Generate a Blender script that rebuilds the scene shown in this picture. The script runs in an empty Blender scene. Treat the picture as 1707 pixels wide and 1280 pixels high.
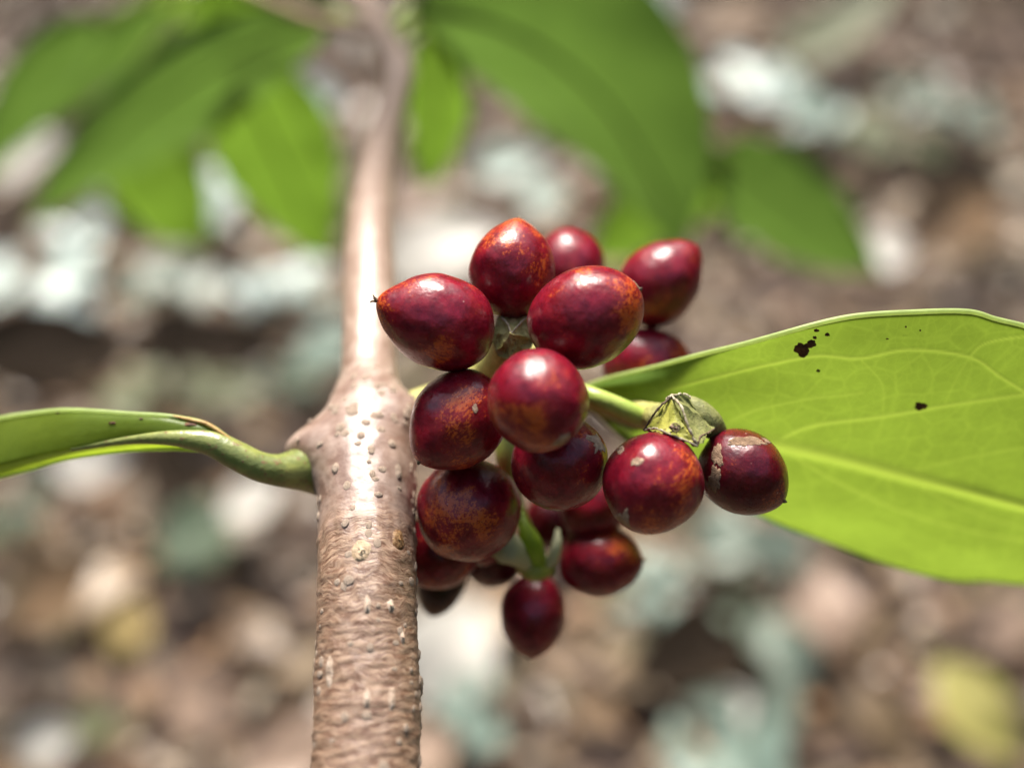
import bpy, bmesh, math, random
import numpy as np
from mathutils import Vector, Matrix, noise as mnoise

scene = bpy.context.scene
COL = scene.collection
R = math.radians

# ------------------------------------------------------------------ camera
PITCH = R(45)
FOCUS = 0.083
FWD = Vector((0, math.cos(PITCH), -math.sin(PITCH)))
UP = Vector((0, math.sin(PITCH), math.cos(PITCH)))
RIGHT = Vector((1, 0, 0))
CAM = Vector((0, 0, 0.5)) - FWD * FOCUS
cd = bpy.data.cameras.new('camera')
cam = bpy.data.objects.new('camera', cd)
COL.objects.link(cam)
cam.location = CAM
cam.rotation_euler = (R(90) - PITCH, 0, 0)
cd.lens = 35; cd.sensor_width = 36; cd.sensor_fit = 'HORIZONTAL'
cd.clip_start = 0.004; cd.clip_end = 200
cd.dof.use_dof = True
cd.dof.focus_distance = FOCUS - 0.001
cd.dof.aperture_fstop = 8.4
scene.camera = cam

# ------------------------------------------------------------------ sky, sun, exposure
SUN_EL, SUN_AZ = R(50), R(-7)          # azimuth from +Y (away from the camera), negative to the left
w = bpy.data.worlds.new('World'); scene.world = w; w.use_nodes = True
nt = w.node_tree; nt.nodes.clear()
wo = nt.nodes.new('ShaderNodeOutputWorld'); bg = nt.nodes.new('ShaderNodeBackground')
sk = nt.nodes.new('ShaderNodeTexSky'); sk.sky_type = 'NISHITA'; sk.sun_disc = False
sk.sun_elevation = SUN_EL; sk.sun_rotation = SUN_AZ
sk.dust_density = 3.0; sk.air_density = 1.0; sk.ozone_density = 1.0
bg.inputs['Strength'].default_value = 0.13
nt.links.new(sk.outputs[0], bg.inputs[0]); nt.links.new(bg.outputs[0], wo.inputs[0])
sl = bpy.data.lights.new('sun', 'SUN'); sl.energy = 4.2; sl.angle = R(19); sl.color = (1, 0.95, 0.87)
so = bpy.data.objects.new('sun', sl); COL.objects.link(so)
sd = Vector((math.sin(SUN_AZ) * math.cos(SUN_EL), math.cos(SUN_AZ) * math.cos(SUN_EL), math.sin(SUN_EL)))
so.rotation_euler = sd.to_track_quat('Z', 'Y').to_euler(); so.location = (0, 1, 2)
scene.view_settings.view_transform = 'Standard'; scene.view_settings.look = 'None'
scene.view_settings.exposure = 1.1; scene.view_settings.gamma = 1
scene.render.engine = 'CYCLES'
cy = scene.cycles
cy.use_denoising = True; cy.max_bounces = 8; cy.diffuse_bounces = 4; cy.transmission_bounces = 6
cy.sample_clamp_indirect = 4.0; cy.caustics_reflective = False; cy.caustics_refractive = False

# ------------------------------------------------------------------ helpers
FPX = 1707 * 35 / 36
def P(px, py, d):
    """photo pixel + distance along the view axis (mm) -> world point (m)"""
    d = d / 1000
    return CAM + FWD * d + RIGHT * ((px - 853.5) / FPX * d) - UP * ((py - 640) / FPX * d)
def PP(t): return P(*t)
def ray(px, py): return (FWD + RIGHT * ((px - 853.5) / FPX) - UP * ((py - 640) / FPX))
def G(px, py, z=0.0):
    r = ray(px, py); k = (z - CAM.z) / r.z
    return CAM + r * k, k * 1000
def proj(v):
    q = v - CAM; d = q.dot(FWD)
    return 853.5 + q.dot(RIGHT) / d * FPX, 640 - q.dot(UP) / d * FPX, d * 1000
def camvec(x, y, z): return (RIGHT * x + UP * y - FWD * z)   # right, up, toward the camera

def crom(pts, n):
    """Catmull-Rom through a list of equal-length tuples/vectors, n samples"""
    a = np.array([tuple(p) for p in pts], float)
    a = np.vstack([2 * a[0] - a[1], a, 2 * a[-1] - a[-2]])
    m = len(a) - 3
    out = []
    for t in np.linspace(0, m, n):
        i = min(int(t), m - 1); f = t - i
        p0, p1, p2, p3 = a[i], a[i + 1], a[i + 2], a[i + 3]
        out.append(0.5 * (2 * p1 + (p2 - p0) * f + (2 * p0 - 5 * p1 + 4 * p2 - p3) * f * f + (3 * p1 - p0 - 3 * p2 + p3) * f ** 3))
    return np.array(out)

def mesh(name, verts, faces, mat=None, uv=None, smooth=True):
    me = bpy.data.meshes.new(name)
    me.from_pydata([tuple(v) for v in verts], [], faces)
    if uv is not None:
        l = me.uv_layers.new(name='UVMap')
        idx = np.empty(len(me.loops), np.int32); me.loops.foreach_get('vertex_index', idx)
        l.data.foreach_set('uv', np.asarray(uv, np.float32)[idx].ravel())
    if smooth: me.polygons.foreach_set('use_smooth', np.ones(len(me.polygons), bool))
    if mat: me.materials.append(mat)
    me.update()
    return me
def obj(name, me, parent=None, loc=None):
    o = bpy.data.objects.new(name, me); COL.objects.link(o)
    if loc is not None: o.location = loc
    if parent: o.parent = parent
    return o
def tag(o, label, cat, group=None):
    o['label'] = label; o['category'] = cat
    if group: o['group'] = group
    return o

def frames(c):
    """parallel transport frames along polyline c (n,3)"""
    t = np.gradient(c, axis=0); t /= np.linalg.norm(t, axis=1)[:, None]
    n = np.cross(t[0], (0.31, 0.2, 0.93)); n /= np.linalg.norm(n)
    N, B = [], []
    for i in range(len(c)):
        n = n - t[i] * n.dot(t[i]); n /= np.linalg.norm(n)
        N.append(n); B.append(np.cross(t[i], n))
    return t, np.array(N), np.array(B)
def tube_data(c, r, seg=10, cap=True):
    t, N, B = frames(c)
    ph = np.linspace(0, 2 * math.pi, seg, endpoint=False)
    V, F = [], []
    for i in range(len(c)):
        ri = r[i] if np.ndim(r[i]) else np.full(seg, r[i])
        for k, a in enumerate(ph):
            V.append(c[i] + (N[i] * math.cos(a) + B[i] * math.sin(a)) * ri[k])
    for i in range(len(c) - 1):
        for k in range(seg):
            a, b = i * seg + k, i * seg + (k + 1) % seg
            F.append((a, b, b + seg, a + seg))
    if cap:
        V.append(c[0]); V.append(c[-1]); m = len(V)
        for k in range(seg):
            F.append((m - 2, (k + 1) % seg, k))
            F.append((m - 1, (len(c) - 1) * seg + k, (len(c) - 1) * seg + (k + 1) % seg))
    return V, F
def tube(name, pts, radii, mat, parent=None, n=24, seg=8):
    """pts world, radii metres (same count)"""
    q = crom([tuple(p) + (r,) for p, r in zip(pts, radii)], n)
    V, F = tube_data(q[:, :3], np.maximum(q[:, 3], 1e-5), seg)
    return obj(name, mesh(name, V, F, mat), parent)

# ------------------------------------------------------------------ materials
def newmat(name):
    m = bpy.data.materials.new(name); m.use_nodes = True
    n = m.node_tree; n.nodes.clear()
    out = n.nodes.new('ShaderNodeOutputMaterial')
    return m, n, out
class NB:
    """small node builder"""
    def __init__(s, nt): s.nt = nt
    def n(s, t, **kw):
        x = s.nt.nodes.new(t)
        for k, v in kw.items(): setattr(x, k, v)
        return x
    def l(s, a, b): s.nt.links.new(a, b)
    def setin(s, sock, v):
        if hasattr(v, 'is_output') or isinstance(v, bpy.types.NodeSocket): s.l(v, sock)
        else: sock.default_value = v
    def math(s, op, a, b=0.0, clamp=False):
        x = s.n('ShaderNodeMath', operation=op, use_clamp=clamp)
        s.setin(x.inputs[0], a); s.setin(x.inputs[1], b); return x.outputs[0]
    def maprange(s, v, a, b, c=0.0, d=1.0):
        x = s.n('ShaderNodeMapRange', interpolation_type='SMOOTHSTEP')
        s.setin(x.inputs['Value'], v)
        for k, q in zip(('From Min', 'From Max', 'To Min', 'To Max'), (a, b, c, d)): s.setin(x.inputs[k], q)
        return x.outputs[0]
    def mix(s, f, a, b, blend='MIX'):
        x = s.n('ShaderNodeMix', data_type='RGBA', blend_type=blend)
        s.setin(x.inputs[0], f)
        for sock, v in ((x.inputs[6], a), (x.inputs[7], b)):
            if isinstance(v, tuple): v = tuple(v) + (1,) * (4 - len(v))
            s.setin(sock, v)
        return x.outputs[2]
    def map(s, vec, scale=(1, 1, 1), loc=(0, 0, 0)):
        x = s.n('ShaderNodeMapping'); s.l(vec, x.inputs[0])
        x.inputs['Scale'].default_value = scale
        if isinstance(loc, tuple): x.inputs['Location'].default_value = loc
        else: s.l(loc, x.inputs['Location'])
        return x.outputs[0]
    def noise(s, vec, scale, detail=3, rough=0.55, w=None, dist=0.0):
        x = s.n('ShaderNodeTexNoise')
        if w is not None: x.noise_dimensions = '4D'; s.setin(x.inputs['W'], w)
        s.l(vec, x.inputs['Vector'])
        x.inputs['Scale'].default_value = scale; x.inputs['Detail'].default_value = detail
        x.inputs['Roughness'].default_value = rough; x.inputs['Distortion'].default_value = dist
        return x.outputs[0]
    def voronoi(s, vec, scale):
        x = s.n('ShaderNodeTexVoronoi'); s.l(vec, x.inputs['Vector']); x.inputs['Scale'].default_value = scale
        return x.outputs['Distance']
    def bump(s, h, strength, dist):
        x = s.n('ShaderNodeBump'); s.l(h, x.inputs['Height'])
        x.inputs['Strength'].default_value = strength; x.inputs['Distance'].default_value = dist
        return x.outputs[0]
    def principled(s, **kw):
        x = s.n('ShaderNodeBsdfPrincipled')
        for k, v in kw.items():
            k = k.replace('_', ' ')
            if isinstance(v, tuple): v = tuple(v) + (1,) * (4 - len(v))
            s.setin(x.inputs[k], v)
        return x

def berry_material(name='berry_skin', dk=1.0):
    m, nt, out = newmat(name); b = NB(nt)
    tc = b.n('ShaderNodeTexCoord').outputs['Object']
    oi = b.n('ShaderNodeObjectInfo')
    rnd = b.math('MULTIPLY', oi.outputs['Random'], 37.0)
    mm = b.map(tc, (1000, 1000, 1000))
    sep = b.n('ShaderNodeSeparateXYZ'); b.l(mm, sep.inputs[0])
    big = b.noise(mm, 0.24, 2, 0.5, w=rnd)
    mid = b.noise(mm, 1.1, 4, 0.6, w=rnd)
    streak = b.map(mm, (1, 1, 0.35))
    fine = b.noise(streak, 4.6, 3, 0.75, w=rnd)
    fine2 = b.noise(mm, 9.0, 2, 0.6, w=rnd)
    # orange freckles gather towards the tip half and in blotches
    tipb = b.math('MULTIPLY', sep.outputs[2], 0.022)
    blot = b.math('ADD', b.math('ADD', big, tipb), b.math('MULTIPLY', mid, 0.35))
    blot = b.maprange(blot, 0.58, 0.95)
    thr = b.math('SUBTRACT', 0.70, b.math('MULTIPLY', blot, 0.26))
    fk = b.math('ADD', b.math('MULTIPLY', fine, 0.7), b.math('MULTIPLY', fine2, 0.3))
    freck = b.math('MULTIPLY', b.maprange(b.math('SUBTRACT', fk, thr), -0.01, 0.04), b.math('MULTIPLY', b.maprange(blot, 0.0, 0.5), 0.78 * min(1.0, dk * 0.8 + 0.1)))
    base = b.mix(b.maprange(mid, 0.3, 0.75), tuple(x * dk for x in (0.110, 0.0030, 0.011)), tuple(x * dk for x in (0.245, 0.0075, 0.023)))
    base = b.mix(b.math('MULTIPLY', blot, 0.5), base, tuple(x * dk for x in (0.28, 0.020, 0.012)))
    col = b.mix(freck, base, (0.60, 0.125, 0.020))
    # tiny pale lenticel dots
    v = b.voronoi(mm, 1.0)
    dots = b.math('MULTIPLY', b.maprange(v, 0.05, 0.085, 1.0, 0.0), b.maprange(b.noise(mm, 0.5, 1, 0.5, w=rnd), 0.5, 0.6))
    col = b.mix(b.math('MULTIPLY', dots, 0.6), col, (0.55, 0.33, 0.27))
    hgt = b.math('ADD', b.math('MULTIPLY', b.noise(mm, 1.4, 3, 0.5, w=rnd), 1.0), b.math('MULTIPLY', fine, 0.12))
    hgt = b.math('ADD', hgt, b.math('MULTIPLY', dots, 0.2))
    nrm = b.bump(hgt, 0.35, 0.00022)
    rough = b.maprange(b.noise(mm, 0.9, 4, 0.65, w=rnd), 0.3, 0.75, 0.24, 0.42)
    p = b.principled(Base_Color=col, Roughness=rough, Normal=nrm, Specular_IOR_Level=0.22,
                     Subsurface_Weight=0.30, Subsurface_Scale=0.0014,
                     Coat_Weight=0.42, Coat_Roughness=b.maprange(b.noise(mm, 0.6, 4, 0.7, w=rnd), 0.35, 0.7, 0.21, 0.42), Coat_Normal=nrm)
    p.inputs['Subsurface Radius'].default_value = (1.0, 0.12, 0.06)
    b.l(p.outputs[0], out.inputs[0])
    return m

def leaf_material(name, c1, c2, trans, tmix=0.5, rough=0.4, scale=1.0, spots=True, spec=0.4, vein=None):
    """c1/c2 surface colours, trans light-through colour"""
    m, nt, out = newmat(name); b = NB(nt)
    tc = b.n('ShaderNodeTexCoord')
    mm = b.map(tc.outputs['Object'], (1000 * scale,) * 3)
    n1 = b.noise(mm, 0.10, 4, 0.6); n2 = b.noise(mm, 0.9, 4, 0.65); n3 = b.noise(mm, 6, 2, 0.6)
    f = b.math('ADD', b.math('MULTIPLY', n1, 0.65), b.math('MULTIPLY', n2, 0.35))
    f = b.maprange(f, 0.32, 0.68)
    col = b.mix(f, c1, c2)
    tcol = b.mix(f, tuple(x * 0.86 for x in trans), tuple(min(1, x * 1.1) for x in trans))
    if spots:
        sp = b.maprange(b.noise(mm, 0.55, 3, 0.7), 0.70, 0.76)
        col = b.mix(b.math('MULTIPLY', sp, 0.35), col, tuple(x * 0.5 for x in c1))
        tcol = b.mix(b.math('MULTIPLY', sp, 0.35), tcol, tuple(x * 0.5 for x in trans))
    if vein == 'ATTR':
        va = b.n('ShaderNodeAttribute', attribute_name='vein').outputs['Fac']
        for sc_, am_ in ((0.30, 0.20), (0.95, 0.16)):                 # fine net of veins
            ve = b.n('ShaderNodeTexVoronoi', feature='DISTANCE_TO_EDGE'); b.l(mm, ve.inputs['Vector']); ve.inputs['Scale'].default_value = sc_
            net = b.math('MULTIPLY', b.maprange(ve.outputs['Distance'], 0.0, 0.07, 1.0, 0.0), am_)
            col = b.mix(net, col, (0.22, 0.33, 0.07)); tcol = b.mix(net, tcol, (0.34, 0.48, 0.05))
        col = b.mix(va, col, (0.23, 0.325, 0.065)); tcol = b.mix(va, tcol, (0.38, 0.51, 0.06))
    elif vein:
        uv = tc.outputs['UV']
        s = b.n('ShaderNodeSeparateXYZ'); b.l(uv, s.inputs[0])
        av = b.math('ABSOLUTE', b.math('SUBTRACT', s.outputs[1], 0.5))
        rib = b.maprange(av, 0.012, 0.03, 1.0, 0.0)
        side = b.math('FRACT', b.math('SUBTRACT', b.math('MULTIPLY', s.outputs[0], 8.0), b.math('MULTIPLY', av, 3.0)))
        side = b.maprange(b.math('ABSOLUTE', b.math('SUBTRACT', side, 0.5)), 0.0, 0.09, 1.0, 0.0)
        vm = b.math('MAXIMUM', rib, b.math('MULTIPLY', side, 0.5))
        col = b.mix(b.math('MULTIPLY', vm, 0.6), col, vein)
    nrm = b.bump(b.math('ADD', n2, b.math('MULTIPLY', n3, 0.3)), 0.25, 0.0003 / scale)
    p = b.principled(Base_Color=col, Roughness=rough, Normal=nrm, Specular_IOR_Level=spec)
    t = b.n('ShaderNodeBsdfTranslucent'); b.l(tcol, t.inputs[0])
    ms = b.n('ShaderNodeMixShader'); ms.inputs[0].default_value = tmix
    b.l(p.outputs[0], ms.inputs[1]); b.l(t.outputs[0], ms.inputs[2])
    b.l(ms.outputs[0], out.inputs[0])
    return m

def plain_material(name, c1, c2, scale=1.0, rough=0.6, bump=0.3, spec=0.35, dark=None):
    """mottled solid; scale = noise scale per mm"""
    m, nt, out = newmat(name); b = NB(nt)
    mm = b.map(b.n('ShaderNodeTexCoord').outputs['Object'], (1000,) * 3)
    n1 = b.noise(mm, scale, 4, 0.65); n2 = b.noise(mm, scale * 5, 3, 0.65)
    col = b.mix(b.maprange(n1, 0.35, 0.68), c1, c2)
    if dark:
        col = b.mix(b.maprange(n2, 0.58, 0.68), col, dark)
    nrm = b.bump(b.math('ADD', n1, b.math('MULTIPLY', n2, 0.5)), bump, 0.0004 / max(scale, 0.2))
    p = b.principled(Base_Color=col, Roughness=rough, Normal=nrm, Specular_IOR_Level=spec)
    b.l(p.outputs[0], out.inputs[0])
    return m

def bark_material(v_ring, v_node, v_end):
    """UV: u = mm round the stem, v = mm along it"""
    m, nt, out = newmat('bark'); b = NB(nt)
    uv = b.n('ShaderNodeTexCoord').outputs['UV']
    s = b.n('ShaderNodeSeparateXYZ'); b.l(uv, s.inputs[0])
    v = s.outputs[1]
    blotch = b.noise(uv, 0.45, 4, 0.6)
    warp = b.n('ShaderNodeVectorMath', operation='ADD'); b.l(uv, warp.inputs[0])
    wv = b.n('ShaderNodeCombineXYZ'); b.l(b.math('MULTIPLY', b.noise(uv, 0.22, 3, 0.6), 3.2), wv.inputs[1]); b.l(wv.outputs[0], warp.inputs[1])
    wuv = warp.outputs[0]
    wr = b.noise(b.map(wuv, (0.8, 4.4, 1)), 1.0, 5, 0.70, dist=0.55)      # transverse wrinkles
    wr2 = b.noise(b.map(wuv, (2.4, 9.0, 1)), 1.0, 3, 0.7, dist=0.3)
    fine = b.noise(uv, 9.0, 3, 0.7)
    wob = b.math('ADD', v, b.math('MULTIPLY', b.math('SUBTRACT', blotch, 0.5), 2.5))
    old = b.maprange(wob, v_ring - 2.2, v_ring + 3.5, 1.0, 0.0)          # 1 below the ring: rough old bark
    shoot = b.maprange(wob, v_node + 3, v_node + 14)                     # 1 on the young upper shoot
    oldc = b.mix(b.maprange(wr, 0.38, 0.62), (0.170, 0.085, 0.050), (0.40, 0.262, 0.172))
    oldc = b.mix(b.math('MULTIPLY', b.maprange(wr2, 0.55, 0.72), 0.6), oldc, (0.52, 0.385, 0.29))
    oldc = b.mix(b.math('MULTIPLY', b.maprange(blotch, 0.55, 0.72), 0.5), oldc, (0.40, 0.29, 0.22))
    nodec = b.mix(b.maprange(blotch, 0.35, 0.65), (0.20, 0.118, 0.086), (0.36, 0.258, 0.205))
    nodec = b.mix(b.math('MULTIPLY', b.maprange(fine, 0.5, 0.7), 0.35), nodec, (0.46, 0.34, 0.27))
    shc = b.mix(b.maprange(blotch, 0.3, 0.7), (0.30, 0.19, 0.135), (0.44, 0.32, 0.245))
    col = b.mix(old, nodec, oldc)
    col = b.mix(shoot, col, shc)
    hg = b.math('MULTIPLY', wr, b.math('ADD', b.math('MULTIPLY', old, 1.0), 0.12))
    hg = b.math('ADD', hg, b.math('MULTIPLY', b.math('MULTIPLY', wr2, old), 0.45))
    hg = b.math('ADD', hg, b.math('MULTIPLY', fine, 0.18))
    hg = b.math('ADD', hg, b.math('MULTIPLY', b.noise(uv, 2.2, 4, 0.65), 0.55))
    nrm = b.bump(hg, 0.5, 0.00017)
    rg = b.math('SUBTRACT', b.maprange(wr, 0.3, 0.7, 0.33, 0.45), b.math('ADD', b.math('MULTIPLY', b.math('SUBTRACT', 1.0, old), 0.0), b.math('MULTIPLY', shoot, 0.05)))
    p = b.principled(Base_Color=col, Roughness=rg, Normal=nrm, Specular_IOR_Level=b.math('ADD', b.math('MULTIPLY', shoot, 0.25), 0.7))
    b.l(p.outputs[0], out.inputs[0])
    return m

def litter_material():
    m, nt, out = newmat('leaf_litter'); b = NB(nt)
    g = b.n('ShaderNodeNewGeometry')
    rp = g.outputs['Random Per Island']
    cr = b.n('ShaderNodeValToRGB'); b.l(rp, cr.inputs[0])
    e = cr.color_ramp; e.interpolation = 'CONSTANT'
    cols = [(0.187, 0.114, 0.058), (0.244, 0.159, 0.085), (0.142, 0.088, 0.046), (0.276, 0.194, 0.109), (0.225, 0.124, 0.060),
            (0.251, 0.179, 0.104), (0.161, 0.124, 0.058), (0.334, 0.244, 0.143), (0.181, 0.125, 0.068), (0.101, 0.065, 0.036),
            (0.257, 0.148, 0.071), (0.193, 0.141, 0.081), (0.149, 0.130, 0.062)]
    while len(e.elements) < len(cols): e.elements.new(0.5)
    for i, c in enumerate(cols):
        e.elements[i].position = i / len(cols); e.elements[i].color = c + (1,)
    tc = b.map(b.n('ShaderNodeTexCoord').outputs['Object'], (1000,) * 3)
    n = b.noise(tc, 0.05, 4, 0.6)
    col = b.mix(b.maprange(n, 0.3, 0.7), b.mix(0.5, cr.outputs[0], (0.08, 0.05, 0.038)), cr.outputs[0])
    big = b.noise(tc, 0.0075, 3, 0.55)                           # rotted darker patches and dry paler ones
    col = b.mix(b.maprange(big, 0.52, 0.64), col, b.mix(0.72, col, (0.035, 0.022, 0.014)))
    p = b.principled(Base_Color=col, Roughness=b.math('ADD', b.math('MULTIPLY', rp, 0.3), 0.35), Specular_IOR_Level=0.45,
                     Normal=b.bump(n, 0.3, 0.003))
    b.l(p.outputs[0], out.inputs[0])
    return m

M = {}
M['berry'] = berry_material()
M['berry_dark'] = berry_material('berry_skin_dark', 0.5)  # skin colour halved, for the maroon berry and two deep ones
M['berry_darkest'] = berry_material('berry_skin_darkest', 0.12)  # skin colour cut to nearly black for one narrow berry
M['leaf_right'] = leaf_material('leaf_underside', (0.115, 0.215, 0.032), (0.155, 0.27, 0.045), (0.225, 0.335, 0.030), 0.56, 0.42, vein='ATTR')
M['leaf_left'] = leaf_material('leaf_left', (0.13, 0.20, 0.024), (0.18, 0.26, 0.035), (0.36, 0.48, 0.03), 0.55, 0.34)
M['margin'] = leaf_material('leaf_margin', (0.42, 0.52, 0.20), (0.52, 0.60, 0.28), (0.78, 0.88, 0.40), 0.55, 0.35, spots=False)
M['vein'] = leaf_material('leaf_vein', (0.30, 0.39, 0.060), (0.38, 0.45, 0.08), (0.62, 0.78, 0.06), 0.5, 0.4, spots=False)
M['midrib'] = leaf_material('leaf_midrib', (0.30, 0.37, 0.05), (0.38, 0.40, 0.06), (0.66, 0.72, 0.05), 0.45, 0.4, spots=False)
M['petiole_r'] = plain_material('petiole_green', (0.30, 0.40, 0.07), (0.42, 0.50, 0.12), 0.5, 0.35, 0.15)
M['petiole_l'] = plain_material('petiole_olive', (0.14, 0.17, 0.045), (0.27, 0.29, 0.075), 0.35, 0.32, 0.15, 0.6, dark=(0.20, 0.13, 0.05))
M['spot'] = plain_material('leaf_spot', (0.05, 0.018, 0.007), (0.13, 0.055, 0.018), 2.0, 0.7)
M['stalk'] = plain_material('fruit_stalk', (0.30, 0.29, 0.075), (0.48, 0.45, 0.15), 0.9, 0.6, 0.5, dark=(0.075, 0.050, 0.022))
M['stalk_old'] = plain_material('fruit_stalk_old', (0.34, 0.32, 0.09), (0.54, 0.49, 0.20), 0.8, 0.65, 0.9, dark=(0.14, 0.09, 0.04))
M['stalk_yellow'] = plain_material('receptacle_yellow', (0.32, 0.32, 0.05), (0.43, 0.41, 0.09), 0.8, 0.5, 0.3, dark=(0.16, 0.12, 0.04))  # yellow-green of the front facets and the lowest bract
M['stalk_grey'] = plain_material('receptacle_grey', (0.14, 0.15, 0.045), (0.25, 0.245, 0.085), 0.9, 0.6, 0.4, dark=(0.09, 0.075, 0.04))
M['rim'] = plain_material('receptacle_rim', (0.36, 0.30, 0.19), (0.55, 0.48, 0.34), 1.6, 0.7, 0.6, dark=(0.07, 0.045, 0.025))
M['rim_dark'] = plain_material('receptacle_rim_dark', (0.05, 0.032, 0.02), (0.18, 0.12, 0.07), 2.0, 0.75, 0.6)
M['cork'] = plain_material('corky_scar', (0.32, 0.21, 0.14), (0.50, 0.36, 0.245), 2.2, 0.8, 0.8, dark=(0.12, 0.07, 0.04))
M['cork_brown'] = plain_material('corky_scar_brown', (0.16, 0.095, 0.055), (0.29, 0.185, 0.115), 1.6, 0.85, 0.8, dark=(0.09, 0.05, 0.03))
M['tip'] = plain_material('berry_tip', (0.06, 0.038, 0.022), (0.26, 0.18, 0.10), 3.0, 0.8, 0.5)
M['lenticel'] = plain_material('lenticel', (0.42, 0.30, 0.215), (0.56, 0.445, 0.345), 2.0, 0.55, 0.7, dark=(0.28, 0.18, 0.115))
M['cream'] = leaf_material('bract_cream', (0.55, 0.55, 0.36), (0.62, 0.60, 0.40), (0.6, 0.6, 0.3), 0.3, 0.5, spots=False)
M['bract'] = leaf_material('bract_green', (0.22, 0.32, 0.03), (0.30, 0.40, 0.05), (0.5, 0.65, 0.05), 0.4, 0.45, spots=False)
M['far_leaf'] = leaf_material('far_leaf', (0.075, 0.145, 0.032), (0.105, 0.18, 0.042), (0.090, 0.168, 0.025), 0.48, 0.42, 0.4, spots=False)
M['far_leaf_bright'] = leaf_material('far_leaf_bright', (0.10, 0.18, 0.026), (0.13, 0.21, 0.03), (0.125, 0.228, 0.020), 0.55, 0.45, 0.4, spots=False)
M['soil'] = plain_material('soil', (0.05, 0.033, 0.024), (0.12, 0.08, 0.06), 0.04, 0.9, 0.6)
M['litter'] = litter_material()
def ground_leaf_mat(key, c, gloss=0.5, spec=0.5):
    M[key] = leaf_material(key, tuple(x * 0.8 for x in c), c, tuple(x * 0.6 for x in c), 0.18, gloss, 0.25, spots=True, spec=spec,
                           vein=tuple(min(1, x * 1.15 + 0.03) for x in c))
ground_leaf_mat('g_pale', (0.62, 0.58, 0.50), 0.4)
ground_leaf_mat('g_white_sheen', (0.62, 0.71, 0.63), 0.25)  # sky sheen put into a whitish leaf colour, glints too
ground_leaf_mat('g_cyan_sheen', (0.25, 0.335, 0.265), 0.4)  # blue-green leaf colour paled to carry the sky sheen
ground_leaf_mat('g_grey', (0.20, 0.245, 0.185), 0.4)
ground_leaf_mat('g_green', (0.08, 0.115, 0.058), 0.5)
ground_leaf_mat('g_bright', (0.14, 0.24, 0.04), 0.4)
ground_leaf_mat('g_yellow', (0.36, 0.26, 0.09), 0.5)
ground_leaf_mat('g_lime', (0.37, 0.33, 0.09), 0.6)
ground_leaf_mat('g_orange', (0.28, 0.17, 0.085), 0.5)
ground_leaf_mat('g_peach', (0.40, 0.275, 0.195), 0.5)
ground_leaf_mat('g_shade', (0.028, 0.018, 0.010), 0.8, 0.12)  # near-black leaf colour standing in for shaded gaps on the floor
ground_leaf_mat('g_moss', (0.16, 0.17, 0.08), 0.6)

# ------------------------------------------------------------------ ground
rnd = random.Random(7)
def ground_z(x, y):
    return 0.018 * mnoise.noise(Vector((x * 3.1, y * 3.1, 1.7))) + 0.04 * mnoise.noise(Vector((x * 0.9, y * 0.9, 5.2)))
def build_ground():
    xs = np.concatenate([np.linspace(-60, -2.2, 12), np.linspace(-2, 2, 90), np.linspace(2.2, 60, 12)])
    ys = np.concatenate([np.linspace(-60, -1.2, 10), np.linspace(-1, 3.5, 100), np.linspace(3.8, 90, 12)])
    V, F = [], []
    for y in ys:
        for x in xs:
            near = max(0.0, 1 - max(abs(x), abs(y)) / 8)
            V.append((x, y, ground_z(x, y) - 0.012 if near > 0 else -0.012))
    nx = len(xs)
    for j in range(len(ys) - 1):
        for i in range(nx - 1):
            a = j * nx + i; F.append((a, a + 1, a + nx + 1, a + nx))
    g = obj('ground', mesh('ground', V, F, M['soil']))
    g['kind'] = 'structure'; g['label'] = 'dark forest soil under the fallen leaves'
build_ground()

def flat_leaf(L, W, nu, nv, curl, fold, seed, lobes=1.3):
    """one leaf lying along +X about the origin: verts, faces, uv"""
    r = random.Random(seed)
    V, F, U = [], [], []
    bend = r.uniform(-0.25, 0.25)
    for i in range(nu + 1):
        u = i / nu
        wd = W / 2 * max(0.02, (math.sin(math.pi * u ** (1 / lobes)) ** 0.8 if 0 < u < 1 else 0.0))
        for j in range(nv + 1):
            v = j / nv * 2 - 1
            x = (u - 0.5) * L
            y = v * wd + bend * L * (u - 0.5) ** 2
            z = curl * L * (1 - (2 * u - 1) ** 2) * 0.5 + fold * wd * abs(v) + 0.05 * L * mnoise.noise(Vector((u * 2.4 + seed, v * 1.3, seed * 0.37)))
            V.append((x, y, z)); U.append((u, (v + 1) / 2))
    n = nv + 1
    for i in range(nu):
        for j in range(nv):
            a = i * n + j; F.append((a, a + n, a + n + 1, a + 1))
    return V, F, U

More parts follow.
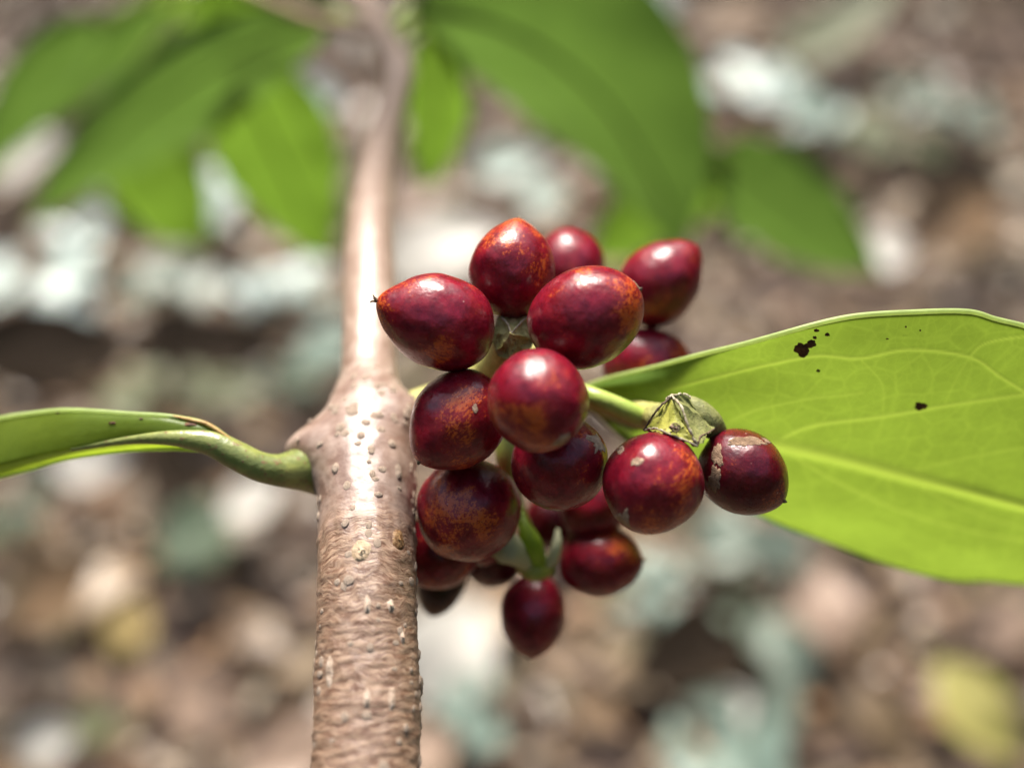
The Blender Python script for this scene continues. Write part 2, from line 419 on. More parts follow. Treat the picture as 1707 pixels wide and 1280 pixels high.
def build_litter():
    protos = [flat_leaf(1, r_, 5, 2, c_, f_, s_) for s_, (r_, c_, f_) in enumerate(
        [(0.5, 0.15, 0.2), (0.42, -0.2, 0.35), (0.6, 0.25, 0.1), (0.36, 0.1, -0.3), (0.55, -0.12, 0.15), (0.45, 0.35, 0.4)])]
    V, F, off = [], [], 0
    for k in range(25000):
        y = -0.45 + 3.4 * rnd.random() ** 1.5; x = rnd.uniform(-1, 1) * (0.62 + 0.78 * max(0.12, y + 0.3))
        pv, pf, _ = protos[rnd.randrange(6)]
        L = rnd.uniform(0.012, 0.034) if rnd.random() < 0.85 else rnd.uniform(0.034, 0.058)
        rot = Matrix.Rotation(rnd.uniform(0, 6.283), 3, 'Z') @ Matrix.Rotation(rnd.gauss(0, 0.32), 3, 'Y') @ Matrix.Rotation(rnd.gauss(0, 0.32), 3, 'X')
        o = Vector((x, y, ground_z(x, y) + rnd.uniform(-0.004, 0.012)))
        for p in pv: V.append(tuple(o + rot @ (Vector(p) * L)))
        for f in pf: F.append(tuple(i + off for i in f))
        off += len(pv)
    o = obj('leaf_litter', mesh('leaf_litter', V, F, M['litter']))
    o['kind'] = 'stuff'; o['label'] = 'carpet of dry brown fallen leaves on the forest floor'; o['category'] = 'leaf litter'
build_litter()

# ------------------------------------------------------------------ branch
BR = bpy.data.objects.new('fruiting_branch', None); COL.objects.link(BR)
tag(BR, 'brown woody branch with warty bark carrying the red berries and green leaves', 'branch')

# (px, py, depth mm, diameter px) in view; world points outside it
ctrl = [(609, 1960, 68, 205), (610, 1650, 71.5, 196), (611, 1440, 75, 188), (611, 1280, 77.5, 180), (612, 1110, 80.5, 172), (612, 950, 83.5, 163), (612, 850, 87, 160), (610, 770, 90.5, 166), (612, 700, 93.5, 138),
        (615, 630, 98, 96), (616, 540, 104, 90), (616, 450, 111, 86), (618, 370, 119, 80), (628, 280, 131, 66), (647, 200, 145, 52), (663, 120, 160, 47),
        (640, 62, 172, 40), (602, 0, 188, 36), (560, -90, 215, 28), (490, -230, 260, 20)]
pts, rad = [], []
for a in [(-0.035, -0.235, -0.03, 0.0085), (-0.034, -0.23, 0.12, 0.0075), (-0.028, -0.20, 0.28, 0.0062), (-0.018, -0.14, 0.40, 0.0051), (-0.0125, -0.075, 0.458, 0.0044)]:
    pts.append(a[:3]); rad.append(a[3])
for px, py, d, w_ in ctrl:
    pts.append(tuple(P(px, py, d))); rad.append(w_ / FPX * d / 2000)
dense = crom([p + (r,) for p, r in zip(pts, rad)], 1600)
seglen = np.concatenate([[0], np.cumsum(np.linalg.norm(np.diff(dense[:, :3], axis=0), axis=1))])
def s_at(px, py, d):
    return seglen[np.argmin(np.linalg.norm(dense[:, :3] - np.array(P(px, py, d)), axis=1))]
S_BOT, S_RING, S_NODE = s_at(611, 1290, 77), s_at(612, 905, 85), s_at(610, 735, 92)
S_NODE2 = s_at(663, 120, 160)
# resample: fine where in focus
ss = np.concatenate([np.linspace(0, S_BOT - 0.004, 60), np.arange(S_BOT - 0.0035, S_NODE + 0.016, 0.00016), np.linspace(S_NODE + 0.0165, seglen[-1], 170)])
q = np.stack([np.interp(ss, seglen, dense[:, i]) for i in range(4)], 1)
SEG = 120
T, N, B = frames(q[:, :3])
# make the seam face away from the camera (frame angle measured from the away direction)
away = np.array(FWD)
BV, BU, BF = [], [], []
STEM_FRAMES = []
left = np.array(RIGHT) * -1
def bumps(s, dirv, pos):
    """node swelling: left leaf cushion and right shoulder"""
    e = 0.0
    a = dirv.dot(left)
    if a > 0: e += 0.0030 * a ** 5 * math.exp(-((s - S_NODE + 0.0008) / 0.0024) ** 2)
    if a < 0: e += 0.0016 * (-a) ** 3 * math.exp(-((s - S_NODE - 0.0022) / 0.0026) ** 2)
    e += 0.0006 * abs(a) * math.exp(-((s - S_NODE2) / 0.004) ** 2)
    return e
for i, s in enumerate(ss):
    aw = away - T[i] * away.dot(T[i]); aw /= np.linalg.norm(aw); bi = np.cross(T[i], aw)
    c, r0 = q[i, :3], q[i, 3]
    STEM_FRAMES.append((c, aw, bi, r0))
    old = 1 / (1 + math.exp((s - S_RING) / 0.0015))
    fine = S_BOT - 0.004 < s < S_NODE + 0.016
    for k in range(SEG + 1):
        a = 2 * math.pi * k / SEG
        dv = aw * math.cos(a) + bi * math.sin(a)
        u_mm, v_mm = a * r0 * 1000, s * 1000
        r = r0 + bumps(s, dv, c)
        r += r0 * 0.045 * mnoise.noise(Vector((dv[0] * 1.1, dv[1] * 1.1 + dv[2], v_mm * 0.16)))
        if fine:
            kk = k % SEG; aa = 2 * math.pi * kk / SEG
            cx, cyy = math.cos(aa) * 4.1, math.sin(aa) * 4.1
            n1 = mnoise.noise(Vector((cx * 0.6, cyy * 0.6, v_mm * 2.3)))
            n2 = mnoise.noise(Vector((cx * 1.2, cyy * 1.2, v_mm * 0.8 + 40)))
            r += 0.00007 * n1 * (0.25 + old) + 0.00006 * n2
            r += 0.00012 * math.exp(-((s - S_RING) / 0.0005) ** 2) * (0.6 + n2)
        BV.append(c + dv * r); BU.append((u_mm, v_mm))
n = SEG + 1
for i in range(len(ss) - 1):
    for k in range(SEG):
        a = i * n + k; BF.append((a, a + 1, a + 1 + n, a + n))
M['bark'] = bark_material(S_RING * 1000, S_NODE * 1000, seglen[-1] * 1000)
stem = obj('stem', mesh('stem', BV, BF, M['bark'], BU), BR)
BVa = np.array(BV).reshape(len(ss), n, 3)

# warty lenticels on the stem
def wart_mesh(seed, split):
    V, F = [], []; nu, nv = 6, 10
    r = random.Random(seed)
    for i in range(nu + 1):
        t = i / nu * math.pi / 2
        for j in range(nv):
            a = 2 * math.pi * j / nv
            k = 1 + 0.25 * mnoise.noise(Vector((math.cos(a) * 1.3, math.sin(a) * 1.3, seed * 3.1)))
            x, y = math.cos(a) * math.cos(t) * k, math.sin(a) * math.cos(t) * k
            z = math.sin(t) * (0.85 + 0.4 * mnoise.noise(Vector((x * 2, y * 2, seed))))
            if split: z -= 0.38 * math.exp(-(x / 0.28) ** 2)
            V.append((x, y, z - 0.12))
    for i in range(nu):
        for j in range(nv):
            a = i * nv + j; b_ = i * nv + (j + 1) % nv
            F.append((a, b_, b_ + nv, a + nv))
    return mesh('lenticel', V, F, M['lenticel'])
warts = [wart_mesh(k, k % 2) for k in range(5)]
wr = random.Random(11)
def add_wart(i, k, su, sv, h):
    p = BVa[i, k]; c, aw, bi, r0 = STEM_FRAMES[i]
    nrm = Vector(p - c).normalized(); t = Vector(T[i]).normalized(); x = t.cross(nrm).normalized(); t = nrm.cross(x)
    m = Matrix((x * su, t * sv, nrm * h)).transposed().to_4x4(); m.translation = Vector(p)
    o = obj('lenticel', warts[wr.randrange(5)], stem); o.matrix_local = m
def idx_s(s): return int(np.argmin(abs(ss - s)))
for _ in range(95):                    # the node, dotted all over
    s = S_NODE + wr.gauss(-0.001, 0.0055)
    if s > S_NODE + 0.009 or s < S_RING - 0.001: continue
    k = int(wr.uniform(0.22, 0.78) * SEG); z = wr.uniform(0.00026, 0.00046)
    add_wart(idx_s(s), k, z * wr.uniform(0.8, 1.2), z * wr.uniform(0.8, 1.4), z * wr.uniform(0.35, 0.65))
for _ in range(60):                    # old bark below
    s = wr.uniform(S_BOT - 0.003, S_RING); k = int(wr.uniform(0.2, 0.8) * SEG); z = wr.uniform(0.00020, 0.00042)
    add_wart(idx_s(s), k, z * wr.uniform(0.8, 1.2), z * wr.uniform(0.7, 1.3), z * 0.3)
for fr in (0.22, 0.235, 0.255, 0.76, 0.775, 0.745):         # a fringe of warts on both outlines
    for _ in range(6):
        s = wr.uniform(S_BOT, S_NODE - 0.002); z = wr.uniform(0.00025, 0.0004)
        add_wart(idx_s(s), int(fr * SEG), z, z * 1.5, z * 0.6)
# leaf scar and amber resin on the ring below the node
def surf_patch(name, px, py, w_, h_, mat, seed, parent, lift=0.00006, depth=None):
    """irregular low mound following the stem surface"""
    best, bi_ = 1e9, None
    for i in range(0, len(ss), 3):
        for k in range(int(0.2 * SEG), int(0.8 * SEG)):
            a = proj(Vector(BVa[i, k]))
            e = (a[0] - px) ** 2 + (a[1] - py) ** 2
            if e < best: best, bi_ = e, (i, k)
    i0, k0 = bi_; ds = 0.00016
    nu, nv = 8, 8; V, F = [], []
    d = proj(Vector(BVa[i0, k0]))[2] / 1000
    hs = h_ / FPX * d / 2 / 0.75; r0 = STEM_FRAMES[i0][3]; ha = w_ / FPX * d / 2 / r0
    for a in range(nu + 1):
        rr = a / nu
        for b_ in range(nv * 2):
            an = math.pi * b_ / nv
            kk = 1 + 0.3 * mnoise.noise(Vector((math.cos(an), math.sin(an), seed)))
            i = idx_s(ss[i0] + math.sin(an) * rr * hs * kk)
            kf = k0 + math.cos(an) * rr * kk * ha / (2 * math.pi) * SEG
            k1 = int(kf); f = kf - k1
            p = BVa[i, k1] * (1 - f) + BVa[i, k1 + 1] * f
            nr = Vector(p - STEM_FRAMES[i][0]).normalized()
            V.append(Vector(p) + nr * (lift * (1 - rr ** 4) * 2 - lift * 0.5))
    m_ = nv * 2
    for a in range(nu):
        for b_ in range(m_):
            F.append((a * m_ + b_, a * m_ + (b_ + 1) % m_, (a + 1) * m_ + (b_ + 1) % m_, (a + 1) * m_ + b_))
    return obj(name, mesh(name, V, F, mat), parent)
M['scar'] = plain_material('leaf_scar', (0.40, 0.28, 0.17), (0.52, 0.40, 0.26), 1.5, 0.6, 0.5)
M['resin'] = plain_material('resin', (0.16, 0.075, 0.03), (0.40, 0.24, 0.11), 2.5, 0.4, 0.6)
surf_patch('leaf_scar', 602, 916, 36, 24, M['scar'], 2.2, stem)
surf_patch('resin', 664, 905, 28, 24, M['resin'], 5.1, stem, 0.00008)
for (x_, y_, w_, h_) in ((548, 1118, 18, 46), (655, 1165, 14, 30), (610, 1170, 14, 26), (611, 1010, 14, 24), (650, 1005, 14, 18), (672, 1062, 12, 18)):
    surf_patch('bark_flake', x_, y_, w_, h_, M['lenticel'], x_ * 0.13, stem, 0.00005)

# side twig at the far node
tube('twig', [PP((640, 60, 172)), PP((590, 48, 176)), PP((535, 38, 182)), PP((470, 10, 195)), PP((360, -40, 215))],
     [0.0014, 0.0013, 0.0012, 0.0010, 0.0008], M['bark'], BR, 30, 12)

# ------------------------------------------------------------------ leaves in focus
def sheet_leaf(name, top, mid, bot, nu, nv, mat, parent, bulge=(0.0, 0.0), wav=0.0, seed=0, rim=None, rim_r=0.0, veins=None):
    """lamina from three rails (px,py,depth); rim = material of the thick margin"""
    A, C, D = (crom([P(*p) for p in rail], nu + 1) for rail in (top, mid, bot))
    V, U = [], []
    for i in range(nu + 1):
        ax = D[i] - A[i]
        for j in range(2 * nv + 1):
            v = j / nv - 1
            e, bl = (A[i], bulge[0]) if v < 0 else (D[i], bulge[1])
            p = C[i] + (e - C[i]) * abs(v)
            V.append(Vector(p)); U.append((i / nu, j / (2 * nv)))
    n_ = 2 * nv + 1
    G_ = np.array([tuple(v) for v in V]).reshape(nu + 1, n_, 3)
    du = np.gradient(G_, axis=0); dv = np.gradient(G_, axis=1)
    nr = np.cross(du, dv); nr /= np.maximum(np.linalg.norm(nr, axis=2), 1e-12)[:, :, None]
    tocam = np.array(CAM) - G_
    nr *= np.sign((nr * tocam).sum(2))[:, :, None]
    for i in range(nu + 1):
        for j in range(n_):
            v = j / nv - 1
            k = (bulge[0] if v < 0 else bulge[1]) * 4 * abs(v) * (1 - abs(v)) * math.sin(math.pi * min(1, i / nu * 1.2) * 0.8 + 0.2)
            k += wav * mnoise.noise(Vector((i / nu * 7, v * 2.2, seed))) * abs(v)
            G_[i, j] += nr[i, j] * k
    F = []
    for i in range(nu):
        for j in range(n_ - 1):
            a = i * n_ + j; F.append((a, a + 1, a + n_ + 1, a + n_))
    vm = None
    if veins:
        f = G_.reshape(-1, 3) - np.array(CAM)
        dd = f @ np.array(FWD); X = 853.5 + f @ np.array(RIGHT) / dd * FPX; Y = 640 - f @ np.array(UP) / dd * FPX
        vm = np.zeros(len(f)); hh = np.zeros(len(f))
        for pl, w0, w1, amt, hgt in veins:
            c = crom(pl, 14 * len(pl))
            for k in range(len(c) - 1):
                a_, b_ = c[k], c[k + 1]; ab = b_ - a_
                t = np.clip(((X - a_[0]) * ab[0] + (Y - a_[1]) * ab[1]) / (ab @ ab), 0, 1)
                e = np.hypot(X - a_[0] - ab[0] * t, Y - a_[1] - ab[1] * t)
                w_ = w0 + (w1 - w0) * k / len(c)
                g = np.exp(-(e / w_) ** 2)
                vm = np.maximum(vm, g * amt); hh = np.maximum(hh, g * hgt)
        G_ += nr * hh.reshape(nu + 1, n_)[:, :, None]
    me_ = mesh(name, G_.reshape(-1, 3), F, mat, U)
    if vm is not None:
        me_.attributes.new('vein', 'FLOAT', 'POINT').data.foreach_set('value', vm.astype(np.float32))
    o = obj(name, me_, parent)
    if rim:
        c = np.concatenate([G_[:, 0], G_[::-1, -1]])
        V2, F2 = tube_data(c, np.full(len(c), rim_r), 8)
        obj('margin', mesh('margin', V2, F2, rim), o)
    return o, G_
def surf_fn(G_):
    f = G_.reshape(-1, 3)
    pr = np.array([proj(Vector(v)) for v in f])
    def fn(px, py, lift=0.00008):
        e = (pr[:, 0] - px) ** 2 + (pr[:, 1] - py) ** 2
        ix = np.argsort(e)[:6]; w_ = 1 / (e[ix] + 1)
        d = (pr[ix, 2] * w_).sum() / w_.sum()
        return P(px, py, d - lift * 1000)
    return fn

# right leaf: we see its underside, sun shines through from above
top = [(968, 648, 96), (1010, 632, 93.5), (1100, 610, 89.5), (1200, 582, 85.5), (1310, 552, 82.5), (1420, 529, 81.5), (1520, 519, 81.5), (1610, 519, 82), (1660, 533, 82.5), (1720, 546, 83.5), (1800, 580, 86), (1900, 680, 91), (1990, 880, 98)]
mid = [(966, 652, 96), (1010, 668, 94), (1082, 700, 91.7), (1190, 722, 91.5), (1300, 742, 92), (1400, 764, 92.5), (1500, 790, 93.5), (1600, 815, 94), (1660, 830, 95), (1720, 846, 96), (1800, 866, 97), (1900, 882, 99), (1992, 890, 100)]
bot = [(968, 655, 97), (1004, 690, 98), (1070, 752, 100), (1160, 810, 102), (1280, 862, 103.5), (1380, 900, 104.5), (1480, 938, 105.5), (1580, 964, 106.5), (1650, 970, 107.5), (1720, 970, 108), (1800, 962, 108), (1900, 930, 106), (1990, 895, 103)]
VEINS = [([(1060, 692), (1190, 722), (1300, 742), (1400, 764), (1500, 790), (1600, 815), (1707, 843), (1800, 866), (1940, 886)], 13, 6, 0.9, 0.00030),
         ([(1110, 650), (1200, 627), (1284, 607), (1363, 593), (1433, 597), (1516, 583), (1616, 595), (1669, 629), (1720, 660)], 2.6, 2.4, 0.8, 0.00004),
         ([(1616, 595), (1643, 572), (1707, 561), (1760, 560)], 2.0, 2.0, 0.7, 0.00003),
         ([(1290, 738), (1354, 710), (1472, 694), (1573, 677), (1660, 664), (1760, 650)], 3.0, 2.2, 0.75, 0.00004),
         ([(1190, 722), (1240, 690), (1330, 668), (1440, 655)], 2.2, 1.6, 0.35, 0.00002), ([(1500, 790), (1600, 765), (1707, 745)], 2.4, 2.0, 0.35, 0.00002),
         ([(1300, 745), (1390, 800), (1500, 850), (1600, 880), (1707, 900)], 3.0, 2.2, 0.4, 0.00003), ([(1500, 793), (1590, 840), (1680, 872), (1760, 890)], 2.4, 2.0, 0.35, 0.00002),
         ([(1433, 597), (1470, 640), (1472, 694)], 1.6, 1.6, 0.3, 0.00001), ([(1573, 677), (1590, 640), (1616, 595)], 1.6, 1.6, 0.3, 0.00001)]
RL, RG = sheet_leaf('leaf', top, mid, bot, 460, 96, M['leaf_right'], BR, (0.0004, 0.0008), 0.0007, 3, M['margin'], 0.00022, VEINS)
RL['label'] = 'big yellow-green leaf with brown spots, underside showing, right of the berries'
rs = surf_fn(RG)
tube('petiole', [P(890, 636, 95), P(975, 658, 89), P(1030, 678, 88.4), P(1082, 699, 89), P(1130, 712, 90.4), P(1190, 722, 91.4)], [0.0010, 0.00095, 0.0009, 0.00085, 0.0006, 0.0002], M['petiole_r'], RL, 40, 12)
def spot(fn, px, py, w_, h_, seed, parent, name='leaf_spot', mat=None):
    V, F = [], []; m_ = 22
    c = fn(px, py, 0.00010)
    V.append(c)
    for ring in (0.5, 1.0):
        for k in range(m_):
            a = 2 * math.pi * k / m_
            kk = ring * (1 + 0.42 * mnoise.noise(Vector((math.cos(a) * 1.6, math.sin(a) * 1.6, seed))) + 0.22 * mnoise.noise(Vector((math.cos(a) * 4, math.sin(a) * 4, seed + 9))))
            V.append(fn(px + math.cos(a) * w_ / 2 * kk, py + math.sin(a) * h_ / 2 * kk, 0.00012 if ring < 1 else 0.00004))
    for k in range(m_):
        F.append((0, 1 + k, 1 + (k + 1) % m_))
        F.append((1 + k, 1 + m_ + k, 1 + m_ + (k + 1) % m_, 1 + (k + 1) % m_))
    return obj(name, mesh(name, V, F, mat or M['spot']), parent)
for k, (x, y, w_, h_) in enumerate([(1338, 583, 34, 26), (1352, 573, 20, 16), (1358, 563, 9, 7), (1361, 551, 12, 6), (1379, 558, 10, 8), (1534, 677, 26, 16), (1364, 618, 9, 6),
                                    (1510, 545, 4, 4), (1534, 551, 4, 4), (1479, 565, 6, 3)]):
    spot(rs, x, y, w_ * 0.82, h_ * 0.82, k * 1.7, RL)

# left leaf: seen nearly edge on
PET_L = [P(530, 780, 91.5), P(503, 782, 89.5), P(465, 784, 87.5), P(430, 777, 86.5), P(392, 758, 86), P(350, 738, 85.8), P(290, 730, 85.5), P(215, 733, 86.2), P(120, 748, 87.2)]
top = [(400, 745, 86), (345, 708, 86), (290, 695, 86), (215, 690, 86.5), (120, 684, 88), (50, 689, 90), (-20, 702, 92), (-120, 730, 96), (-230, 790, 101)]
mid = [(400, 752, 86), (340, 732, 85.2), (290, 730, 85.3), (215, 733, 86), (120, 748, 87), (50, 763, 88.5), (-20, 779, 90), (-120, 800, 94), (-232, 812, 101)]
bot = [(400, 760, 86), (340, 752, 86.5), (290, 748, 87.2), (215, 750, 88.5), (120, 764, 90), (50, 780, 91.5), (-20, 800, 93), (-120, 822, 97), (-230, 826, 102)]
LL, LG = sheet_leaf('leaf', top, mid, bot, 90, 16, M['leaf_left'], BR, (0.0003, 0.0), 0.0002, 8, M['margin'], 0.00024)
LL['label'] = 'narrow green leaf seen edge-on, left of the branch node'
tube('petiole', PET_L, [0.0026, 0.0020, 0.00145, 0.00130, 0.00125, 0.0011, 0.0007, 0.0004, 0.0002], M['petiole_l'], LL, 60, 18)
ls = surf_fn(LG)
M['edge_brown'] = plain_material('browned_edge', (0.36, 0.21, 0.06), (0.50, 0.34, 0.12), 1.0, 0.5, 0.3, dark=(0.16, 0.08, 0.03))
tube('browned_edge', [P(*t) for t in [(400, 744, 85.7), (372, 724, 85.6), (345, 707, 85.7), (318, 700, 85.8), (285, 693, 86.0)]], [0.0001, 0.00016, 0.0002, 0.00018, 0.0001], M['edge_brown'], LL, 30, 8)
for k, (x, y, w_, h_) in enumerate([(187, 705, 12, 5), (322, 722, 12, 7), (318, 707, 22, 6), (235, 698, 7, 3), (96, 688, 6, 4)]):
    spot(ls, x, y, w_, h_, k * 2.3 + 30, LL)

# ------------------------------------------------------------------ blurred leaves further along the branch
def far_leaf(base, ctrlp, tip, hw, tilt, mat, label, stalk=None, fold=0.15, prof=0.8, nu=28, nv=7, seed=0):
    """base, control, tip: (px,py,depth); hw: half width px (a, b); tilt: depth change mm towards side a / side b"""
    mid, top, bot = [], [], []
    n_ = 9
    far = lambda t_: (t_[0], t_[1], 160 + (t_[2] - 160) * 2.5)
    base, ctrlp, tip = far(base), far(ctrlp), far(tip)
    stalk = [far(t_) for t_ in stalk] if stalk else None
    B0, B1, B2 = np.array(base, float), np.array(ctrlp, float), np.array(tip, float)
    for i in range(n_):
        u = i / (n_ - 1)
        p = (1 - u) ** 2 * B0 + 2 * u * (1 - u) * B1 + u * u * B2
        t = 2 * (1 - u) * (B1 - B0) + 2 * u * (B2 - B1)
        nx, ny = -t[1], t[0]; l = math.hypot(nx, ny); nx, ny = nx / l, ny / l
        wd = max(0.02, math.sin(math.pi * u ** 0.85) ** prof) if 0 < u < 1 else 0.02
        mid.append(tuple(p))
        top.append((p[0] + nx * hw[0] * wd, p[1] + ny * hw[0] * wd, p[2] + tilt[0] * wd))
        bot.append((p[0] - nx * hw[1] * wd, p[1] - ny * hw[1] * wd, p[2] + tilt[1] * wd))
    o, g = sheet_leaf('leaf', top, mid, bot, nu, nv, mat, BR, (0.002, 0.002), 0.003, seed)
    o['label'] = label
    c = g[:, nv]
    V2, F2 = tube_data(c, np.linspace(0.0009, 0.0003, len(c)), 6)
    obj('midrib', mesh('midrib', V2, F2, mat), o)
    if stalk:
        tube('petiole', [P(*s_) for s_ in stalk] + [P(*base)], [0.0012] * (len(stalk) + 1), M['petiole_r'], o, 14, 8)
    return o
FL, FB = M['far_leaf'], M['far_leaf_bright']
far_leaf((560, 25, 178), (290, 100, 192), (40, 370, 208), (75, 95), (-6, 26), FL, 'dark green blurred leaf slanting down to the left from the far twig', [(640, 70, 168), (595, 40, 173)], seed=1)
far_leaf((385, 95, 192), (455, 240, 206), (545, 430, 224), (100, 105), (6, 6), FB, 'bright green blurred leaf hanging just left of the upper stem', [(470, 10, 186), (410, 50, 189)], seed=2)
far_leaf((190, 190, 212), (240, 300, 226), (345, 415, 244), (75, 95), (8, 6), FB, 'bright green blurred leaf tip below the dark slanting leaf', [(330, -20, 205), (230, 110, 208)], seed=3)
far_leaf((715, 40, 174), (750, 180, 184), (705, 310, 194), (55, 55), (6, 6), FB, 'small bright green blurred leaf hugging the right side of the upper stem', [(650, 85, 168), (685, 50, 170)], prof=0.7, seed=4)
far_leaf((680, 15, 168), (1010, 30, 186), (1140, 420, 200), (110, 190), (26, -10), FL, 'largest blurred green leaf arching over the berries from the upper stem', [(655, 70, 167), (664, 38, 167)], prof=0.7, seed=5)
far_leaf((1185, 245, 220), (1300, 320, 228), (1470, 455, 238), (95, 80), (22, -8), FL, 'dark green blurred leaf pointing down right beside the pale leaves', [(800, 20, 190), (1000, 170, 210)], seed=6)
far_leaf((1215, 260, 222), (1120, 330, 228), (970, 450, 236), (75, 60), (-6, 20), FB, 'lighter green blurred leaf pointing down left behind the berries', [(1000, 170, 210), (1140, 240, 218)], seed=7)
far_leaf((170, 30, 225), (60, 110, 238), (-60, 330, 250), (60, 55), (-6, 22), FL, 'green blurred leaf at the left photo edge', [(330, -20, 205), (240, 0, 215)], seed=8)
far_leaf((330, -10, 238), (190, 50, 248), (75, 215, 256), (48, 50), (-6, 16), FL, 'faint green blurred leaf between the slanting leaf and the left edge leaf', [(355, -40, 216), (340, -25, 228)], seed=13)
far_leaf((250, -20, 222), (400, 20, 226), (580, 30, 230), (50, 50), (18, -4), FB, 'blurred green leaf crossing the top photo edge left of the stem', [(355, -40, 206), (290, -40, 214)], seed=9)

hid, _g = sheet_leaf('leaf', [(515, -880, 188), (450, -880, 172), (400, -880, 150), (430, -880, 125), (545, -880, 104)], [(520, -880, 188), (525, -890, 172), (535, -900, 150), (540, -900, 125), (545, -880, 104)],
                     [(525, -880, 188), (600, -880, 172), (670, -880, 150), (650, -880, 125), (548, -880, 104)], 24, 7, FL, BR, (0.001, 0.001), 0.002, 12)
hid['label'] = 'leaf above the photo edge that shades the top of the stem'
tube('petiole', [P(490, -230, 260), P(480, -500, 240), P(500, -780, 205), P(520, -880, 188)], [0.0012, 0.0012, 0.001, 0.001], M['petiole_r'], hid, 24, 8)

# ------------------------------------------------------------------ fruit stalks
def ridge(pl, r, mat, parent, name='rim'):
    n_ = 10 * len(pl); c = crom([P(*p) for p in pl], n_)
    rr = np.array([r / 1000 * (0.75 + 0.7 * mnoise.noise(Vector((i * 0.33, pl[0][0], pl[0][1])))) for i in range(n_)])
    c = c + np.array(FWD) * (r / 1000 * 0.55)
    c = c + np.array([[mnoise.noise(Vector((i * 0.4, k * 7.1, pl[0][0]))) * r / 1800 for k in range(3)] for i in range(n_)])
    V_, F_ = tube_data(c, np.maximum(rr, 2e-5), 7)
    return obj(name, mesh(name, V_, F_, mat), parent)
def poly_part(name, faces, mat, parent, lump=0.00012, seed=0, n_=9, hollow=0.10):
    """facets through pixel points, each hollowed between its edges and roughened"""
    V, F = [], []
    for f in faces:
        w_ = [P(*p) for p in f]
        for k in range(1, len(w_) - 1):
            a, b_, c = w_[0], w_[k], w_[k + 1]
            size = ((b_ - a).length + (c - a).length) / 2
            off = len(V); idx = {}
            for i in range(n_ + 1):
                for j in range(n_ + 1 - i):
                    u, v = i / n_, j / n_; t = 1 - u - v
                    p = a * t + b_ * u + c * v
                    p = p + FWD * (size * hollow * 27 * u * v * t)
                    q_ = p * 1500 + Vector((seed, 0, 0))
                    p = p + Vector((mnoise.noise(q_), mnoise.noise(q_ + Vector((9, 0, 0))), mnoise.noise(q_ * 2.3))) * lump
                    idx[i, j] = len(V); V.append(p)
            for i in range(n_):
                for j in range(n_ - i):
                    F.append((idx[i, j], idx[i + 1, j], idx[i, j + 1]))
                    if i + j < n_ - 1: F.append((idx[i + 1, j], idx[i + 1, j + 1], idx[i, j + 1]))
    return obj(name, mesh(name, V, F, mat), parent)

# central stalk of the upper cluster, three concave sides between the berries
S1 = tube('fruit_stalk', [P(690, 690, 96), P(760, 660, 97), P(820, 620, 95), P(848, 585, 90), P(852, 560, 87)], [0.0022, 0.002, 0.002, 0.0019, 0.0017], M['stalk'], BR, 30, 14)
S1['label'] = 'knobbly olive fruit stalk between the upper berries'
a0, a1, a2, a3 = (852, 556, 84.2), (832, 526, 86.5), (882, 526, 86.5), (850, 600, 85)
poly_part('facet', [(a0, a1, a2), (a0, a2, (893, 565, 86), (875, 592, 85.5), a3), (a0, a3, (826, 590, 85.5), (818, 560, 86), a1),
                    (a1, (845, 530, 92), a2), (a2, (845, 530, 92), (893, 565, 86)), (a1, (818, 560, 86), (845, 530, 92))], M['stalk_old'], S1, 0.00035, 3)
ridge([a1, (845, 538, 84.8), a0], 0.09, M['rim'], S1); ridge([a2, (868, 538, 84.8), a0], 0.09, M['rim'], S1)
ridge([a1, (856, 530, 86.2), a2], 0.12, M['rim_dark'], S1)
# stalk running down to the lower cluster
S3 = tube('fruit_stalk', [P(838, 620, 97), P(845, 700, 94), P(846, 765, 92.5), P(858, 830, 96), P(880, 890, 98), P(898, 935, 98)], [0.0012, 0.0012, 0.0011, 0.0008, 0.0006, 0.0006], M['petiole_r'], BR, 40, 12)
S3['label'] = 'yellow-green stalk and bracts holding the lower berries'
tube('bract', [P(866, 842, 94), P(874, 875, 92.5), P(886, 905, 92.5), P(898, 938, 94)], [0.0002, 0.0006, 0.0010, 0.0008], M['bract'], S3, 24, 10)
tube('bract', [P(826, 908, 94), P(842, 912, 92), P(862, 924, 92.5), P(882, 944, 94)], [0.0007, 0.0015, 0.0012, 0.0006], M['cream'], S3, 24, 10)
tube('bract', [P(930, 882, 94.5), P(928, 908, 93.5), P(920, 932, 94), P(905, 950, 95)], [0.0002, 0.0005, 0.0006, 0.0004], M['cream'], S3, 24, 10)
tube('bract', [P(868, 945, 95), P(892, 952, 94), P(918, 948, 95)], [0.0006, 0.0010, 0.0006], M['stalk_yellow'], S3, 20, 10)
# stalk of the rear cluster, behind the large crimson berry
S4 = tube('fruit_stalk', [P(800, 640, 97), P(880, 600, 101), P(960, 555, 103.5), P(1020, 535, 103)], [0.0014, 0.0013, 0.0013, 0.0012], M['stalk'], BR, 30, 12)
S4['label'] = 'olive stalk holding the three berries at the back'
for e_ in ((948, 446, 103), (1098, 473, 99), (1072, 607, 99)):
    tube('pedicel', [P(1005, 540, 103.5), P((1005 * 0.4 + e_[0] * 0.6), (540 * 0.4 + e_[1] * 0.6), 102.5), P(*e_)], [0.0012, 0.0011, 0.0010], M['stalk'], S4, 16, 10)
